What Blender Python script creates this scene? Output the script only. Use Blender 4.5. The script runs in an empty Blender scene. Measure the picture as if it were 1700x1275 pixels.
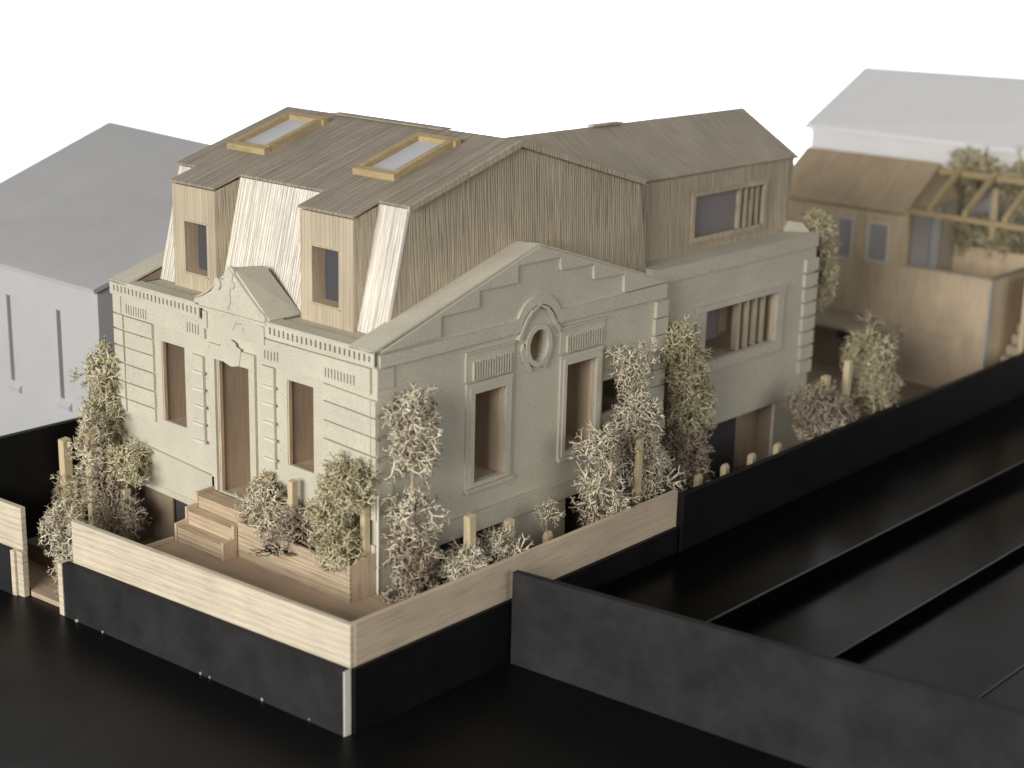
import bpy, bmesh, math, random
import numpy as np
from mathutils import Vector, Matrix
from mathutils.geometry import delaunay_2d_cdt

S = 0.01                       # the model is laid out in centimetres
SC = bpy.context.scene
COL = SC.collection
random.seed(7)

# ------------------------------------------------------------------ camera
cam_d = bpy.data.cameras.new('camera')
cam = bpy.data.objects.new('camera', cam_d)
COL.objects.link(cam)
CR = ((0.6676387, -0.7441044, 0.0238143), (-0.1919574, -0.2029613, -0.9601870), (0.7193128, 0.6364867, -0.2783412))
CL = Vector((-40.145, -42.134, 28.111)) * S
r_, d_, f_ = (Vector(v) for v in CR)
M = Matrix((( r_.x, -d_.x, -f_.x, CL.x), (r_.y, -d_.y, -f_.y, CL.y), (r_.z, -d_.z, -f_.z, CL.z), (0, 0, 0, 1)))
cam.matrix_world = M
cam_d.sensor_width = 36.0
cam_d.lens = 57.69
cam_d.clip_start = 0.02
cam_d.clip_end = 20
cam_d.dof.use_dof = True
cam_d.dof.focus_distance = 0.675
cam_d.dof.aperture_fstop = 9.5
SC.camera = cam

# ------------------------------------------------------------------ world and lamps
w = bpy.data.worlds.new('World'); SC.world = w; w.use_nodes = True
bg = w.node_tree.nodes['Background']
bg.inputs[0].default_value = (0.93, 0.96, 1.0, 1)
bg.inputs[1].default_value = 0.16

def area(name, loc, target, sx, sy, power, col):
    l = bpy.data.lights.new(name, 'AREA'); l.shape = 'RECTANGLE'; l.size = sx; l.size_y = sy
    l.energy = power; l.color = col
    o = bpy.data.objects.new(name, l); COL.objects.link(o)
    o.location = loc
    o.rotation_euler = (Vector(target) - Vector(loc)).to_track_quat('-Z', 'Y').to_euler()
    return o
area('window_light', (-1.51, -0.22, 0.54), (0.10, 0.05, 0.08), 1.2, 0.55, 37.5, (1.0, 0.965, 0.91))
area('fill_light', (0.05, -1.75, 0.62), (0.22, 0.05, 0.08), 1.5, 0.8, 9.0, (1.0, 0.97, 0.93))
area('backdrop_light', (0.86, 0.72, -0.55), (1.36, 1.16, 0.02), 2.6, 0.3, 60, (1, 1, 1))  # unseen lamp below the base, added to whiten the backdrop

SC.view_settings.view_transform = 'Standard'
SC.view_settings.look = 'None'
SC.view_settings.exposure = 0
SC.view_settings.gamma = 1
SC.view_settings.use_curve_mapping = False
SC.render.engine = 'CYCLES'
try:
    SC.cycles.use_denoising = True
    SC.cycles.max_bounces = 8
except Exception:
    pass

# ------------------------------------------------------------------ materials
def nt(name, rough=0.8, spec=0.3):
    m = bpy.data.materials.new(name); m.use_nodes = True
    t = m.node_tree; b = t.nodes['Principled BSDF']
    b.inputs['Roughness'].default_value = rough
    b.inputs['Specular IOR Level'].default_value = spec
    return m, t, b
def coords(t, scale, rnd=True):
    """object coordinates in centimetres, shifted per object, then scaled"""
    tc = t.nodes.new('ShaderNodeTexCoord')
    a = t.nodes.new('ShaderNodeVectorMath'); a.operation = 'SCALE'; a.inputs['Scale'].default_value = 100.0
    t.links.new(tc.outputs['Object'], a.inputs[0])
    out = a.outputs[0]
    if rnd:
        oi = t.nodes.new('ShaderNodeObjectInfo')
        mu = t.nodes.new('ShaderNodeMath'); mu.operation = 'MULTIPLY'; mu.inputs[1].default_value = 61.0
        t.links.new(oi.outputs['Random'], mu.inputs[0])
        ad = t.nodes.new('ShaderNodeVectorMath'); ad.operation = 'ADD'
        t.links.new(out, ad.inputs[0]); t.links.new(mu.outputs[0], ad.inputs[1])
        out = ad.outputs[0]
    mp = t.nodes.new('ShaderNodeMapping'); mp.inputs['Scale'].default_value = scale
    t.links.new(out, mp.inputs['Vector'])
    return mp.outputs['Vector'], out
def noise(t, vec, scale, detail=3, rough=0.55, dist=0.0):
    n = t.nodes.new('ShaderNodeTexNoise'); n.inputs['Scale'].default_value = scale
    n.inputs['Detail'].default_value = detail; n.inputs['Roughness'].default_value = rough
    n.inputs['Distortion'].default_value = dist
    t.links.new(vec, n.inputs['Vector']); return n.outputs['Fac']
def ramp(t, fac, stops):
    r = t.nodes.new('ShaderNodeValToRGB')
    e = r.color_ramp.elements
    while len(e) < len(stops): e.new(0.5)
    for el, (p, c) in zip(e, stops):
        el.position = p; el.color = (*c, 1) if len(c) == 3 else c
    t.links.new(fac, r.inputs['Fac']); return r.outputs['Color']
def mix(t, mode, fac, a, b):
    m = t.nodes.new('ShaderNodeMix'); m.data_type = 'RGBA'; m.blend_type = mode
    if isinstance(fac, (int, float)): m.inputs[0].default_value = fac
    else: t.links.new(fac, m.inputs[0])
    for s, i in ((a, 6), (b, 7)):
        if isinstance(s, tuple): m.inputs[i].default_value = (*s, 1)
        else: t.links.new(s, m.inputs[i])
    return m.outputs[2]
def bump(t, b, h, strength, dist=0.0004):
    bp = t.nodes.new('ShaderNodeBump'); bp.inputs['Strength'].default_value = strength
    bp.inputs['Distance'].default_value = dist
    t.links.new(h, bp.inputs['Height']); t.links.new(bp.outputs[0], b.inputs['Normal'])

def wood(name, light, dark, scale, contrast=0.5, bs=0.4, rough=0.62, spec=0.3, fine=1.0, lines=None):
    m, t, b = nt(name, rough, spec)
    v, raw = coords(t, scale)
    n1 = noise(t, v, 1.0, 4, 0.62, 0.25)
    n2 = noise(t, v, 3.1 * fine, 2, 0.5)
    n3 = noise(t, raw, 0.35, 2)
    lo = 0.5 - 0.28 * (1.05 - contrast); hi = 0.5 + 0.28 * (1.05 - contrast)
    c1 = ramp(t, n1, [(max(0.02, lo - 0.12), dark), (min(0.98, hi + 0.08), light)])
    c2 = ramp(t, n2, [(0.30, tuple(x * 0.72 for x in dark)), (0.46, light)])
    c = mix(t, 'MIX', 0.35, c1, c2)
    c3 = ramp(t, n3, [(0.3, (0.86, 0.85, 0.84)), (0.7, (1.06, 1.04, 1.0))])
    c = mix(t, 'MULTIPLY', 1.0, c, c3)
    h = t.nodes.new('ShaderNodeMath'); h.operation = 'ADD'
    t.links.new(n1, h.inputs[0]); t.links.new(n2, h.inputs[1])
    if lines:                                  # raised summer-wood lines running with the grain
        ax, freq, amt = lines
        dp = t.nodes.new('ShaderNodeVectorMath'); dp.operation = 'DOT_PRODUCT'; dp.inputs[1].default_value = ax
        t.links.new(raw, dp.inputs[0])
        wv = noise(t, v, 0.16, 3, 0.6)
        a = t.nodes.new('ShaderNodeMath'); a.operation = 'MULTIPLY_ADD'; a.inputs[1].default_value = 0.7
        t.links.new(wv, a.inputs[0]); t.links.new(dp.outputs['Value'], a.inputs[2])
        k = t.nodes.new('ShaderNodeMath'); k.operation = 'MULTIPLY'; k.inputs[1].default_value = freq * 6.283
        t.links.new(a.outputs[0], k.inputs[0])
        si = t.nodes.new('ShaderNodeMath'); si.operation = 'SINE'; t.links.new(k.outputs[0], si.inputs[0])
        n4 = noise(t, v, 0.5, 3, 0.7)
        mm = t.nodes.new('ShaderNodeMath'); mm.operation = 'MULTIPLY_ADD'; mm.inputs[1].default_value = 0.35
        t.links.new(si.outputs[0], mm.inputs[0]); t.links.new(n4, mm.inputs[2])
        lc = ramp(t, mm.outputs[0], [(0.22, (1 - amt, 1 - amt * 1.02, 1 - amt * 1.05)), (0.42, (1, 1, 1))])
        c = mix(t, 'MULTIPLY', 1.0, c, lc)
        h2 = t.nodes.new('ShaderNodeMath'); h2.operation = 'MULTIPLY_ADD'; h2.inputs[1].default_value = 0.55
        t.links.new(mm.outputs[0], h2.inputs[0]); t.links.new(h.outputs[0], h2.inputs[2]); h = h2
    t.links.new(c, b.inputs['Base Color'])
    bump(t, b, h.outputs[0], bs, 0.0006)
    return m

def card(name, base, mott=0.06, speck=True, rough=0.9, spec=0.15):
    m, t, b = nt(name, rough, spec)
    v, raw = coords(t, (1, 1, 1))
    n1 = noise(t, raw, 0.45, 4, 0.6)
    n2 = noise(t, raw, 16.0, 4, 0.7)
    a = tuple(x * (1 - mott) for x in base); c_ = tuple(min(1, x * (1 + mott)) for x in base)
    c = ramp(t, n1, [(0.32, a), (0.68, c_)])
    d_ = 0.80 if speck else 0.96
    f = ramp(t, n2, [(0.34, (d_, d_, d_ - .01)), (0.52, (1, 1, 1)), (0.70, (2 - d_ - .12 if speck else 1.02,) * 3)])
    c = mix(t, 'MULTIPLY', 1.0, c, f)
    if speck:
        n3 = noise(t, raw, 9.0, 1, 0.5)
        sp = ramp(t, n3, [(0.225, (0.55, 0.5, 0.43)), (0.27, (1, 1, 1))])
        c = mix(t, 'MULTIPLY', 1.0, c, sp)
    t.links.new(c, b.inputs['Base Color'])
    bump(t, b, n2, 0.22 if speck else 0.06, 0.0003)
    return m

MT = {}
CARDC = (0.525, 0.495, 0.405)
MT['card'] = card('grey_board', CARDC)
MT['card_edge'] = card('grey_board_cut', (0.60, 0.585, 0.52), 0.05, False)
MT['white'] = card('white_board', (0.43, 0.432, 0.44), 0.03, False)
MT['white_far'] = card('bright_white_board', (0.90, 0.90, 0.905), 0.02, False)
MT['roof'] = wood('roof_veneer', (0.42, 0.37, 0.30), (0.26, 0.225, 0.175), (0.14, 9.0, 0.14), 0.55, 1.0, lines=((0, 1, 0), 7.2, .33))
MT['roof_side'] = wood('roof_veneer_cross', (0.43, 0.385, 0.31), (0.31, 0.265, 0.205), (6.0, 0.22, 0.22), 0.5, 0.5, lines=((1, 0.15, 0), 5.5, .14))
MT['mansard'] = wood('mansard_veneer', (0.84, 0.80, 0.73), (0.62, 0.57, 0.49), (0.12, 8.0, 0.14), 0.5, 1.0, 0.34, 0.8, lines=((0, 1, 0), 6.4, .34))
MT['gable'] = wood('gable_veneer', (0.53, 0.46, 0.35), (0.38, 0.32, 0.235), (9.0, 0.3, 0.12), 0.55, 1.0, lines=((1, 0, 0.06), 7.4, .27))
MT['dormer'] = wood('dormer_veneer', (0.53, 0.465, 0.355), (0.37, 0.305, 0.215), (0.3, 6.0, 0.16), 0.45, 0.4, lines=((0, 1, 0), 5.0, .16))
MT['fence_y'] = wood('balsa_along', (0.66, 0.60, 0.485), (0.49, 0.42, 0.315), (0.3, 0.35, 9.0), 0.5, 0.5, lines=((0, 0.02, 1), 3.6, .10))
MT['fence_x'] = wood('balsa_side', (0.60, 0.50, 0.385), (0.45, 0.36, 0.265), (0.2, 0.3, 4.0), 0.3, 0.25)
MT['plank_y'] = wood('planter_veneer', (0.60, 0.49, 0.355), (0.34, 0.26, 0.17), (0.4, 0.2, 6.5), 0.6, 0.7, lines=((0, 0.01, 1), 5.0, .15))
MT['tread'] = wood('step_veneer', (0.60, 0.48, 0.34), (0.34, 0.25, 0.155), (4.5, 0.25, 4.5), 0.6, 0.5)
MT['floor'] = wood('yard_veneer', (0.50, 0.395, 0.295), (0.38, 0.29, 0.21), (3.5, 0.25, 1.0), 0.4, 0.25)
MT['inner'] = wood('lining_veneer', (0.54, 0.435, 0.325), (0.42, 0.33, 0.235), (3.0, 3.0, 0.2), 0.35, 0.2)
MT['jamb'] = wood('jamb_veneer', (0.60, 0.485, 0.355), (0.43, 0.325, 0.22), (4.0, 4.0, 0.3), 0.4, 0.2)
MT['pine'] = wood('pine_stick', (0.63, 0.54, 0.37), (0.46, 0.36, 0.20), (5.0, 5.0, 0.35), 0.5, 0.3)
MT['pine_h'] = wood('pine_bar', (0.42, 0.335, 0.185), (0.27, 0.20, 0.10), (1.5, 1.5, 5.0), 0.5, 0.3)
MT['studio'] = wood('studio_veneer', (0.66, 0.545, 0.395), (0.50, 0.395, 0.275), (3.0, 2.2, 0.25), 0.35, 0.2)
MT['studio_roof'] = wood('studio_roof_veneer', (0.46, 0.365, 0.25), (0.33, 0.25, 0.16), (0.2, 2.4, 0.2), 0.5, 0.3)
MT['brown'] = card('brown_board', (0.26, 0.20, 0.145), 0.08, False)
MT['dark'] = card('dark_board', (0.055, 0.052, 0.055), 0.08, False, 0.8)

def black(name, a, b_, rough, spec, sc):
    m, t, b = nt(name, rough, spec)
    v, raw = coords(t, (1, 1, 1))
    n = noise(t, raw, sc, 5, 0.65)
    n2 = noise(t, raw, 7.0, 3, 0.6)
    c = ramp(t, n, [(0.35, a), (0.68, b_)])
    d = ramp(t, n2, [(0.74, (0, 0, 0)), (0.82, (0.05, 0.05, 0.05))])
    c = mix(t, 'ADD', 0.35, c, d)
    t.links.new(c, b.inputs['Base Color'])
    r = ramp(t, n, [(0.3, (rough - 0.06,) * 3), (0.7, (rough + 0.08,) * 3)])
    t.links.new(r, b.inputs['Roughness'])
    bump(t, b, n2, 0.15, 0.0002)
    return m
MT['black'] = black('black_card', (0.005, 0.005, 0.005), (0.007, 0.007, 0.007), 0.5, 0.15, 0.5)
MT['black_front'] = black('black_brushed_card', (0.018, 0.018, 0.019), (0.030, 0.030, 0.031), 0.65, 0.1, 0.55)
MT['base'] = black('black_base_board', (0.0035, 0.0035, 0.0035), (0.005, 0.005, 0.005), 0.38, 0.18, 0.15)
MT['terrace'] = black('black_gloss_card', (0.0016, 0.0016, 0.0016), (0.0022, 0.0022, 0.0022), 0.22, 0.055, 0.06)
MT['edge_light'] = black('black_edge_highlight', (0.05, 0.05, 0.051), (0.09, 0.09, 0.091), 0.5, 0.2, 1.2)  # paler grey that paints the highlight on the terrace edges

m, t, b = nt('frosted_pane', 0.35, 0.5)
b.inputs['Base Color'].default_value = (0.36, 0.345, 0.345, 1); MT['frost'] = m
m, t, b = nt('skylight_pane', 0.4, 0.5)
b.inputs['Base Color'].default_value = (0.46, 0.465, 0.50, 1); MT['sky_pane'] = m
m, t, b = nt('dark_pane', 0.3, 0.2)
b.inputs['Base Color'].default_value = (0.07, 0.07, 0.08, 1); MT['pane'] = m
m, t, b = nt('violet_pane', 0.4, 0.3)
b.inputs['Base Color'].default_value = (0.20, 0.182, 0.178, 1); MT['pane2'] = m
m, t, b = nt('glue', 0.25, 0.5)
b.inputs['Base Color'].default_value = (0.28, 0.28, 0.27, 1); MT['glue'] = m
m, t, b = nt('backdrop_paper', 0.95, 0.05)
b.inputs['Base Color'].default_value = (0.9, 0.9, 0.9, 1); MT['paper'] = m

def lichen(name, tip, mid, deep):
    m, t, b = nt(name, 0.85, 0.2)
    v, raw = coords(t, (1, 1, 1))
    n = noise(t, raw, 0.8, 3, 0.6)
    n2 = noise(t, raw, 5.0, 2, 0.6)
    c = ramp(t, n, [(0.32, deep), (0.5, mid), (0.68, tip)])
    f = ramp(t, n2, [(0.3, (0.75, 0.74, 0.72)), (0.7, (1.12, 1.12, 1.1))])
    c = mix(t, 'MULTIPLY', 1.0, c, f)
    t.links.new(c, b.inputs['Base Color'])
    b.inputs['Subsurface Weight'].default_value = 0.0
    return m
MT['moss_green'] = lichen('lichen_green', (0.73, 0.68, 0.48), (0.63, 0.57, 0.385), (0.49, 0.42, 0.27))
MT['moss_pale'] = lichen('lichen_pale', (0.80, 0.745, 0.60), (0.71, 0.645, 0.505), (0.55, 0.47, 0.35))
MT['moss_mauve'] = lichen('lichen_mauve', (0.60, 0.53, 0.41), (0.46, 0.385, 0.30), (0.33, 0.25, 0.195))
MT['moss_mix'] = lichen('lichen_mixed', (0.75, 0.70, 0.52), (0.66, 0.59, 0.45), (0.52, 0.43, 0.33))
MT['moss_stem'] = lichen('lichen_stem', (0.52, 0.45, 0.34), (0.42, 0.35, 0.26), (0.30, 0.24, 0.17))

# ------------------------------------------------------------------ mesh helpers (centimetres in, metres out)
class MB:
    def __init__(s): s.v = []; s.f = []
    def add(s, vs, fs):
        n = len(s.v); s.v += [tuple(p) for p in vs]; s.f += [tuple(i + n for i in f) for f in fs]; return s
    def box(s, x0, x1, y0, y1, z0, z1):
        return s.add([(x0, y0, z0), (x1, y0, z0), (x1, y1, z0), (x0, y1, z0), (x0, y0, z1), (x1, y0, z1), (x1, y1, z1), (x0, y1, z1)],
                     [(0, 3, 2, 1), (4, 5, 6, 7), (0, 1, 5, 4), (1, 2, 6, 5), (2, 3, 7, 6), (3, 0, 4, 7)])
    def hexa(s, lo, hi):
        """eight corners: four of one face, the four opposite ones"""
        return s.add(list(lo) + list(hi), [(3, 2, 1, 0), (4, 5, 6, 7), (0, 1, 5, 4), (1, 2, 6, 5), (2, 3, 7, 6), (3, 0, 4, 7)])
    def slab(s, quad, th):
        """four points of a plane face, thickened against its normal"""
        q = [Vector(p) for p in quad]; n = (q[1] - q[0]).cross(q[2] - q[0]).normalized() * th
        return s.hexa([p - n for p in q], q)
    def prism(s, ax, a, b, outer, holes=()):
        def P(u, v, d): return {'X': (d, u, v), 'Y': (u, d, v), 'Z': (u, v, d)}[ax]
        if not holes:
            n = len(outer)
            if all(_cross(outer[i], outer[(i + 1) % n], outer[(i + 2) % n]) >= -1e-9 for i in range(n)) or all(_cross(outer[i], outer[(i + 1) % n], outer[(i + 2) % n]) <= 1e-9 for i in range(n)):
                vs = [P(u, v, a) for u, v in outer] + [P(u, v, b) for u, v in outer]
                fs = [tuple(range(n)), tuple(range(2 * n - 1, n - 1, -1))] + [(i, (i + 1) % n, n + (i + 1) % n, n + i) for i in range(n)]
                return s.add(vs, fs)
        loops = [list(outer)] + [list(h) for h in holes]
        pts = []; ed = []
        for L in loops:
            k = len(pts); pts += [Vector(p) for p in L]; ed += [(k + i, k + (i + 1) % len(L)) for i in range(len(L))]
        vo, eo, fo, *_ = delaunay_2d_cdt(pts, ed, [], 0, 1e-6)
        keep = []
        for tri in fo:
            c = sum((vo[i] for i in tri), Vector((0, 0))) / len(tri)
            if _inside(c, loops[0]) and not any(_inside(c, h) for h in loops[1:]): keep.append(tri)
        n = len(vo)
        vs = [P(p.x, p.y, a) for p in vo] + [P(p.x, p.y, b) for p in vo]
        fs = [tuple(x) for x in keep] + [tuple(i + n for i in reversed(x)) for x in keep]
        cnt = {}
        for x in keep:
            for i in range(len(x)):
                e = (x[i], x[(i + 1) % len(x)]); cnt[frozenset(e)] = None if frozenset(e) in cnt else e
        for e in cnt.values():
            if e: fs.append((e[1], e[0], e[0] + n, e[1] + n))
        return s.add(vs, fs)
    def rect(s, ax, a, b, u0, u1, v0, v1, holes=()):
        return s.prism(ax, a, b, [(u0, v0), (u1, v0), (u1, v1), (u0, v1)], holes)
    def tube(s, pts, rad, n=6):
        vs = []; fs = []
        P = [Vector(p) for p in pts]
        for i, p in enumerate(P):
            d = (P[min(i + 1, len(P) - 1)] - P[max(i - 1, 0)]).normalized()
            a = d.orthogonal().normalized(); b = d.cross(a)
            r = rad[i] if isinstance(rad, (list, tuple)) else rad
            for k in range(n):
                th = 2 * math.pi * k / n
                vs.append(p + a * r * math.cos(th) + b * r * math.sin(th))
        for i in range(len(P) - 1):
            for k in range(n):
                fs.append((i * n + k, i * n + (k + 1) % n, (i + 1) * n + (k + 1) % n, (i + 1) * n + k))
        fs.append(tuple(range(n - 1, -1, -1))); fs.append(tuple(range((len(P) - 1) * n, len(P) * n)))
        return s.add(vs, fs)
def _cross(a, b, c): return (b[0] - a[0]) * (c[1] - b[1]) - (b[1] - a[1]) * (c[0] - b[0])
def _inside(p, poly):
    x, y = p; r = False; n = len(poly)
    for i in range(n):
        x1, y1 = poly[i]; x2, y2 = poly[(i + 1) % n]
        if (y1 > y) != (y2 > y) and x < (x2 - x1) * (y - y1) / (y2 - y1) + x1: r = not r
    return r
def R4(u0, u1, v0, v1): return [(u0, v0), (u1, v0), (u1, v1), (u0, v1)]

WL = {}                       # world position (cm) of every parent
def tag(o, label=None, cat=None, group=None, kind=None):
    for k, v in (('label', label), ('category', cat), ('group', group), ('kind', kind)):
        if v: o[k] = v
    return o
def thing(name, base, label, cat, group=None):
    o = bpy.data.objects.new(name, None); COL.objects.link(o)
    o.empty_display_size = 0.01
    o.location = Vector(base) * S; WL[o.name] = Vector(base)
    return tag(o, label, cat, group)
def obj(name, mb, mat, parent=None, smooth=False):
    vs = np.array(mb.v, float)
    c = (vs.min(0) + vs.max(0)) / 2
    if parent is None: c[2] = vs[:, 2].min()
    me = bpy.data.meshes.new(name)
    me.from_pydata([tuple(x) for x in ((vs - c) * S)], [], mb.f)
    bm = bmesh.new(); bm.from_mesh(me); bmesh.ops.recalc_face_normals(bm, faces=bm.faces); bm.to_mesh(me); bm.free()
    if smooth: me.shade_smooth()
    me.materials.append(MT[mat])
    return place(name, me, c, parent)
def place(name, me, c, parent=None, rot=None):
    o = bpy.data.objects.new(name, me); COL.objects.link(o)
    c = Vector(c); WL[o.name] = c
    if parent: o.parent = parent; o.location = (c - WL[parent.name]) * S
    else: o.location = c * S
    if rot: o.rotation_euler = rot
    return o
def struct(name, mb, mat): return tag(obj(name, mb, mat), kind='structure')
def wob(a): return random.uniform(-a, a)
def copies(name, mb, mat, spots, parent, jit=0.012, jrot=0.006):
    """one small mesh, shared by pieces at offsets from the first"""
    first = obj(name, mb, mat, parent)
    c0 = WL[first.name].copy()
    for d in spots:
        place(name, first.data, c0 + Vector(d) + Vector((0, wob(jit), wob(jit))), parent, (wob(jrot), wob(jrot), wob(jrot)))
    return first

# ------------------------------------------------------------------ the setting
def fx(y): return -4.5 - 0.0795 * (y + 3.55)            # line of the street front
struct('ground', MB().box(-60, 74, -60, 60, -1.2, 0.0), 'base')
fwd = Vector((0.749, 0.663, 0)); side = Vector((0.663, -0.749, 0))
cen = Vector((-40, -42, 0)) + fwd * 235
bd = MB(); prof = [(-70, -90), (-20, -88), (-4, -80), (0, -64), (0, 60), (0, 230)]
for k in range(len(prof) - 1):
    (a0, z0), (a1, z1) = prof[k], prof[k + 1]
    q = [cen + fwd * a0 - side * 260, cen + fwd * a0 + side * 260, cen + fwd * a1 + side * 260, cen + fwd * a1 - side * 260]
    q[0].z = q[1].z = z0; q[2].z = q[3].z = z1
    bd.add(q, [(0, 1, 2, 3)])
struct('backdrop', bd, 'paper')

struct('yard_floor', MB().hexa([(fx(-3.3) + .3, -3.35, 0.3), (0, -3.35, 0.3), (0, 9.75, 0.3), (fx(9.75) + .3, 9.75, 0.3)],
                               [(fx(-3.3) + .3, -3.35, 2.86), (0, -3.35, 2.86), (0, 9.75, 2.86), (fx(9.75) + .3, 9.75, 2.86)]), 'floor')
struct('floor_edge', MB().box(-5.2, -2.16, 9.76, 9.9, 0.3, 3.0), 'jamb')
struct('garden', MB().prism('Z', 0.004, 1.0, [(0.01, -3.2), (47.9, -3.0), (47.9, 18.2), (-4.0, 18.2), (-4.0, 12.4), (-1.6, 9.95), (0.01, 9.95)]), 'brown')
struct('path', MB().prism('Z', 0.004, 0.22, [(fx(12.4) + .1, 12.45), (-4.02, 12.45), (-4.02, 18.2), (fx(14.9) + .1, 14.75)]), 'floor')

# terraces of the neighbouring black lot, stepping down from the party wall
TX0 = 6.5
for (z, y0, y1, x0) in ((1.45, -3.75, -8.81, 6.2), (0.6, -8.82, -13.13, 6.2), (0.05, -13.14, -18.34, 6.6)):
    tr = struct('terrace', MB().prism('Z', 0.004, z, [(x0, y0), (74, y0 + (.3 if y0 > -4 else 0)), (74, y1), (x0, y1)]), 'terrace')
    obj('edge_highlight', MB().box(x0, 74, y1 - .012, y1 + .07, z - .05, z + .004), 'edge_light', tr)  # edge highlight put in as a thin lighter grey strip

# ------------------------------------------------------------------ fences and walls
def seg(p0, p1, th, z0, z1, zz1=None):
    """upright board from p0 to p1 in plan, thickness to the inner side"""
    a = Vector((*p0, 0)); b = Vector((*p1, 0)); d = (b - a).normalized(); n = Vector((-d.y, d.x, 0)) * th
    zz1 = z1 if zz1 is None else zz1
    lo = [a, b, b + n, a + n]
    return MB().hexa([(p.x, p.y, z0) for p in lo], [(lo[0].x, lo[0].y, z1), (lo[1].x, lo[1].y, zz1), (lo[2].x, lo[2].y, zz1), (lo[3].x, lo[3].y, z1)])

t = thing('street_fence', (-5, 4, 0), 'long balsa board fence on a black base in front of the steps', 'fence')
obj('board', seg((fx(11.72), 11.72), (-4.62, -3.50), 0.22, 0.4, 4.13), 'fence_y', t)
bb = obj('base', seg((fx(12.0) - .02, 12.0), (-4.66, -3.50), -0.30, 0.0, 2.34, 2.52), 'black_front', t)
obj('raw_edge', seg((-4.96, -3.504), (-4.66, -3.504), -0.06, 0.0, 2.5), 'card_edge', bb)
obj('edge_strip', seg((fx(12.35) - .3, 12.35), (fx(12.05) - .32, 12.05), 0.5, 0.0, 2.28), 'fence_y', t)
gb = MB(); gb.tube([(fx(0.6) - .34, 0.6, 0.0), (fx(0.6) - .36, 0.6, 0.10), (fx(.6) - .33, .6, .16)], [0.10, 0.09, 0.03], 8)
g0 = obj('glue_bead', gb, 'glue', t, True)
for y, s in ((3.4, .8), (3.9, .9), (-1.8, 1.1), (9.6, .7), (11.2, .9), (-2.4, .6)):
    o = place('glue_bead', g0.data, (fx(y) - .34, y, 0.08 * s), t); o.scale = (s, s * random.uniform(.8, 1.6), s * .8)

t = thing('gate_fence', (-6.2, 17, 0), 'short balsa fence section beyond the gate opening', 'fence')
obj('board', seg((fx(22) , 22), (fx(15.0), 15.0), 0.22, 0.3, 3.86), 'fence_y', t)
obj('base', seg((fx(22) - .05, 22), (fx(15.5) - .05, 15.5), -0.28, 0.0, 1.95), 'black_front', t)
obj('edge_strip', seg((fx(15.46) - .30, 15.46), (fx(15.2) - .3, 15.2), 0.35, 0.0, 1.98), 'fence_y', t)
obj('edge_strip', seg((fx(15.18) - .2, 15.18), (fx(14.8) - .2, 14.8), 0.25, 0.0, 2.0), 'fence_y', t)

t = thing('side_fence', (5, -3.4, 0), 'smooth balsa side fence running back along the garden', 'fence')
obj('board', seg((-4.396, -3.52), (14.72, -3.30), 0.22, 0.4, 4.13), 'fence_x', t)
obj('base', seg((-4.60, -3.72), (14.6, -3.5), 0.17, 0.0, 2.52), 'black', t)

tag(obj('party_wall', seg((14.80, -3.62), (74, -3.2), 0.30, 0.0, 4.0), 'black'), 'tall black party wall behind the lichen shrubs', 'wall')

t = thing('neighbour_wall', (4.2, -9, 0), 'mottled black front wall of the neighbouring terraced lot', 'wall')
def nx(y): return 3.86 - 0.094 * (y + 4.05)
obj('panel', seg((nx(-3.75), -3.75), (nx(-45), -45), -0.32, 0.0, 3.80, 4.9), 'black_front', t)
for y, s in ((-4.1, 1.0), (-4.5, 1.3), (-11.9, 1.1), (-14.2, 1.6)):
    o = place('glue_bead', g0.data, (nx(y) - .05, y, 0.07 * s), t); o.scale = (s, s, s)
obj('bevel_strip', seg((nx(-3.72) - .03, -3.72), (nx(-3.86) - .03, -3.86), -0.1, 0.0, 3.4), 'black_front', t)

tag(obj('boundary_wall', MB().box(-12, 0.6, 18.45, 18.75, 0.0, 5.78), 'black'), 'black boundary wall below the white house', 'wall')

# ------------------------------------------------------------------ the house
H = thing('model_house', (8, 8, 1.0), 'grey board model house with veneer mansard roof and extension', 'model house')
W = 16.3; TH = 0.16
def oculus(cx, cz, rx, rz, n=28): return [(cx + rx * math.cos(2 * math.pi * k / n), cz + rz * math.sin(2 * math.pi * k / n)) for k in range(n)]

FW = [(3.53, 5.1, 6.8, 10.29), (11.55, 13.16, 6.8, 10.3)]           # street windows
DOOR = (7.33, 9.4, 4.58, 10.25)
SW = [(5.14, 6.97, 6.05, 9.79), (10.76, 12.75, 6.06, 9.9)]          # side windows
fwall = obj('street_wall', MB().prism('X', 0, TH, [(0, 1.0), (9.7, 1.0), (9.7, 3.5), (16.0, 3.5), (W, 3.7), (W, 12.30), (0, 12.30)],
            [R4(*FW[0]), R4(*FW[1]), R4(*DOOR)]), 'card', H)
swall = obj('gable_wall', MB().prism('Y', 0, TH, [(TH + .003, 1.0), (17.56, 1.0), (17.56, 12.42), (8.86, 15.22), (TH + .003, 12.40)],
            [R4(*SW[0]), R4(*SW[1]), oculus(8.93, 11.05, .56, .66), R4(13.17, 15.9, 7.14, 8.63), R4(3.4, 7.1, 1.05, 3.9), R4(11.12, 12.9, 1.05, 4.1)]), 'card', H)
obj('gable_wall', MB().prism('Y', W - TH, W, [(TH + .003, 1.0), (17.56, 1.0), (17.56, 12.42), (8.86, 15.22), (TH + .003, 12.40)]), 'card', H)
ewall = obj('extension_wall', MB().prism('Y', 0.6, 0.6 + TH, R4(17.57, 31.12, 1.0, 12.7), [R4(21.62, 27.6, 7.8, 10.26), R4(22.0, 28.25, 1.05, 4.42)]), 'card', H)
obj('extension_end_wall', MB().rect('X', 31.12 - TH, 31.12, 0.6 + TH + .003, 9.0, 1.0, 12.7), 'card', H)
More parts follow.
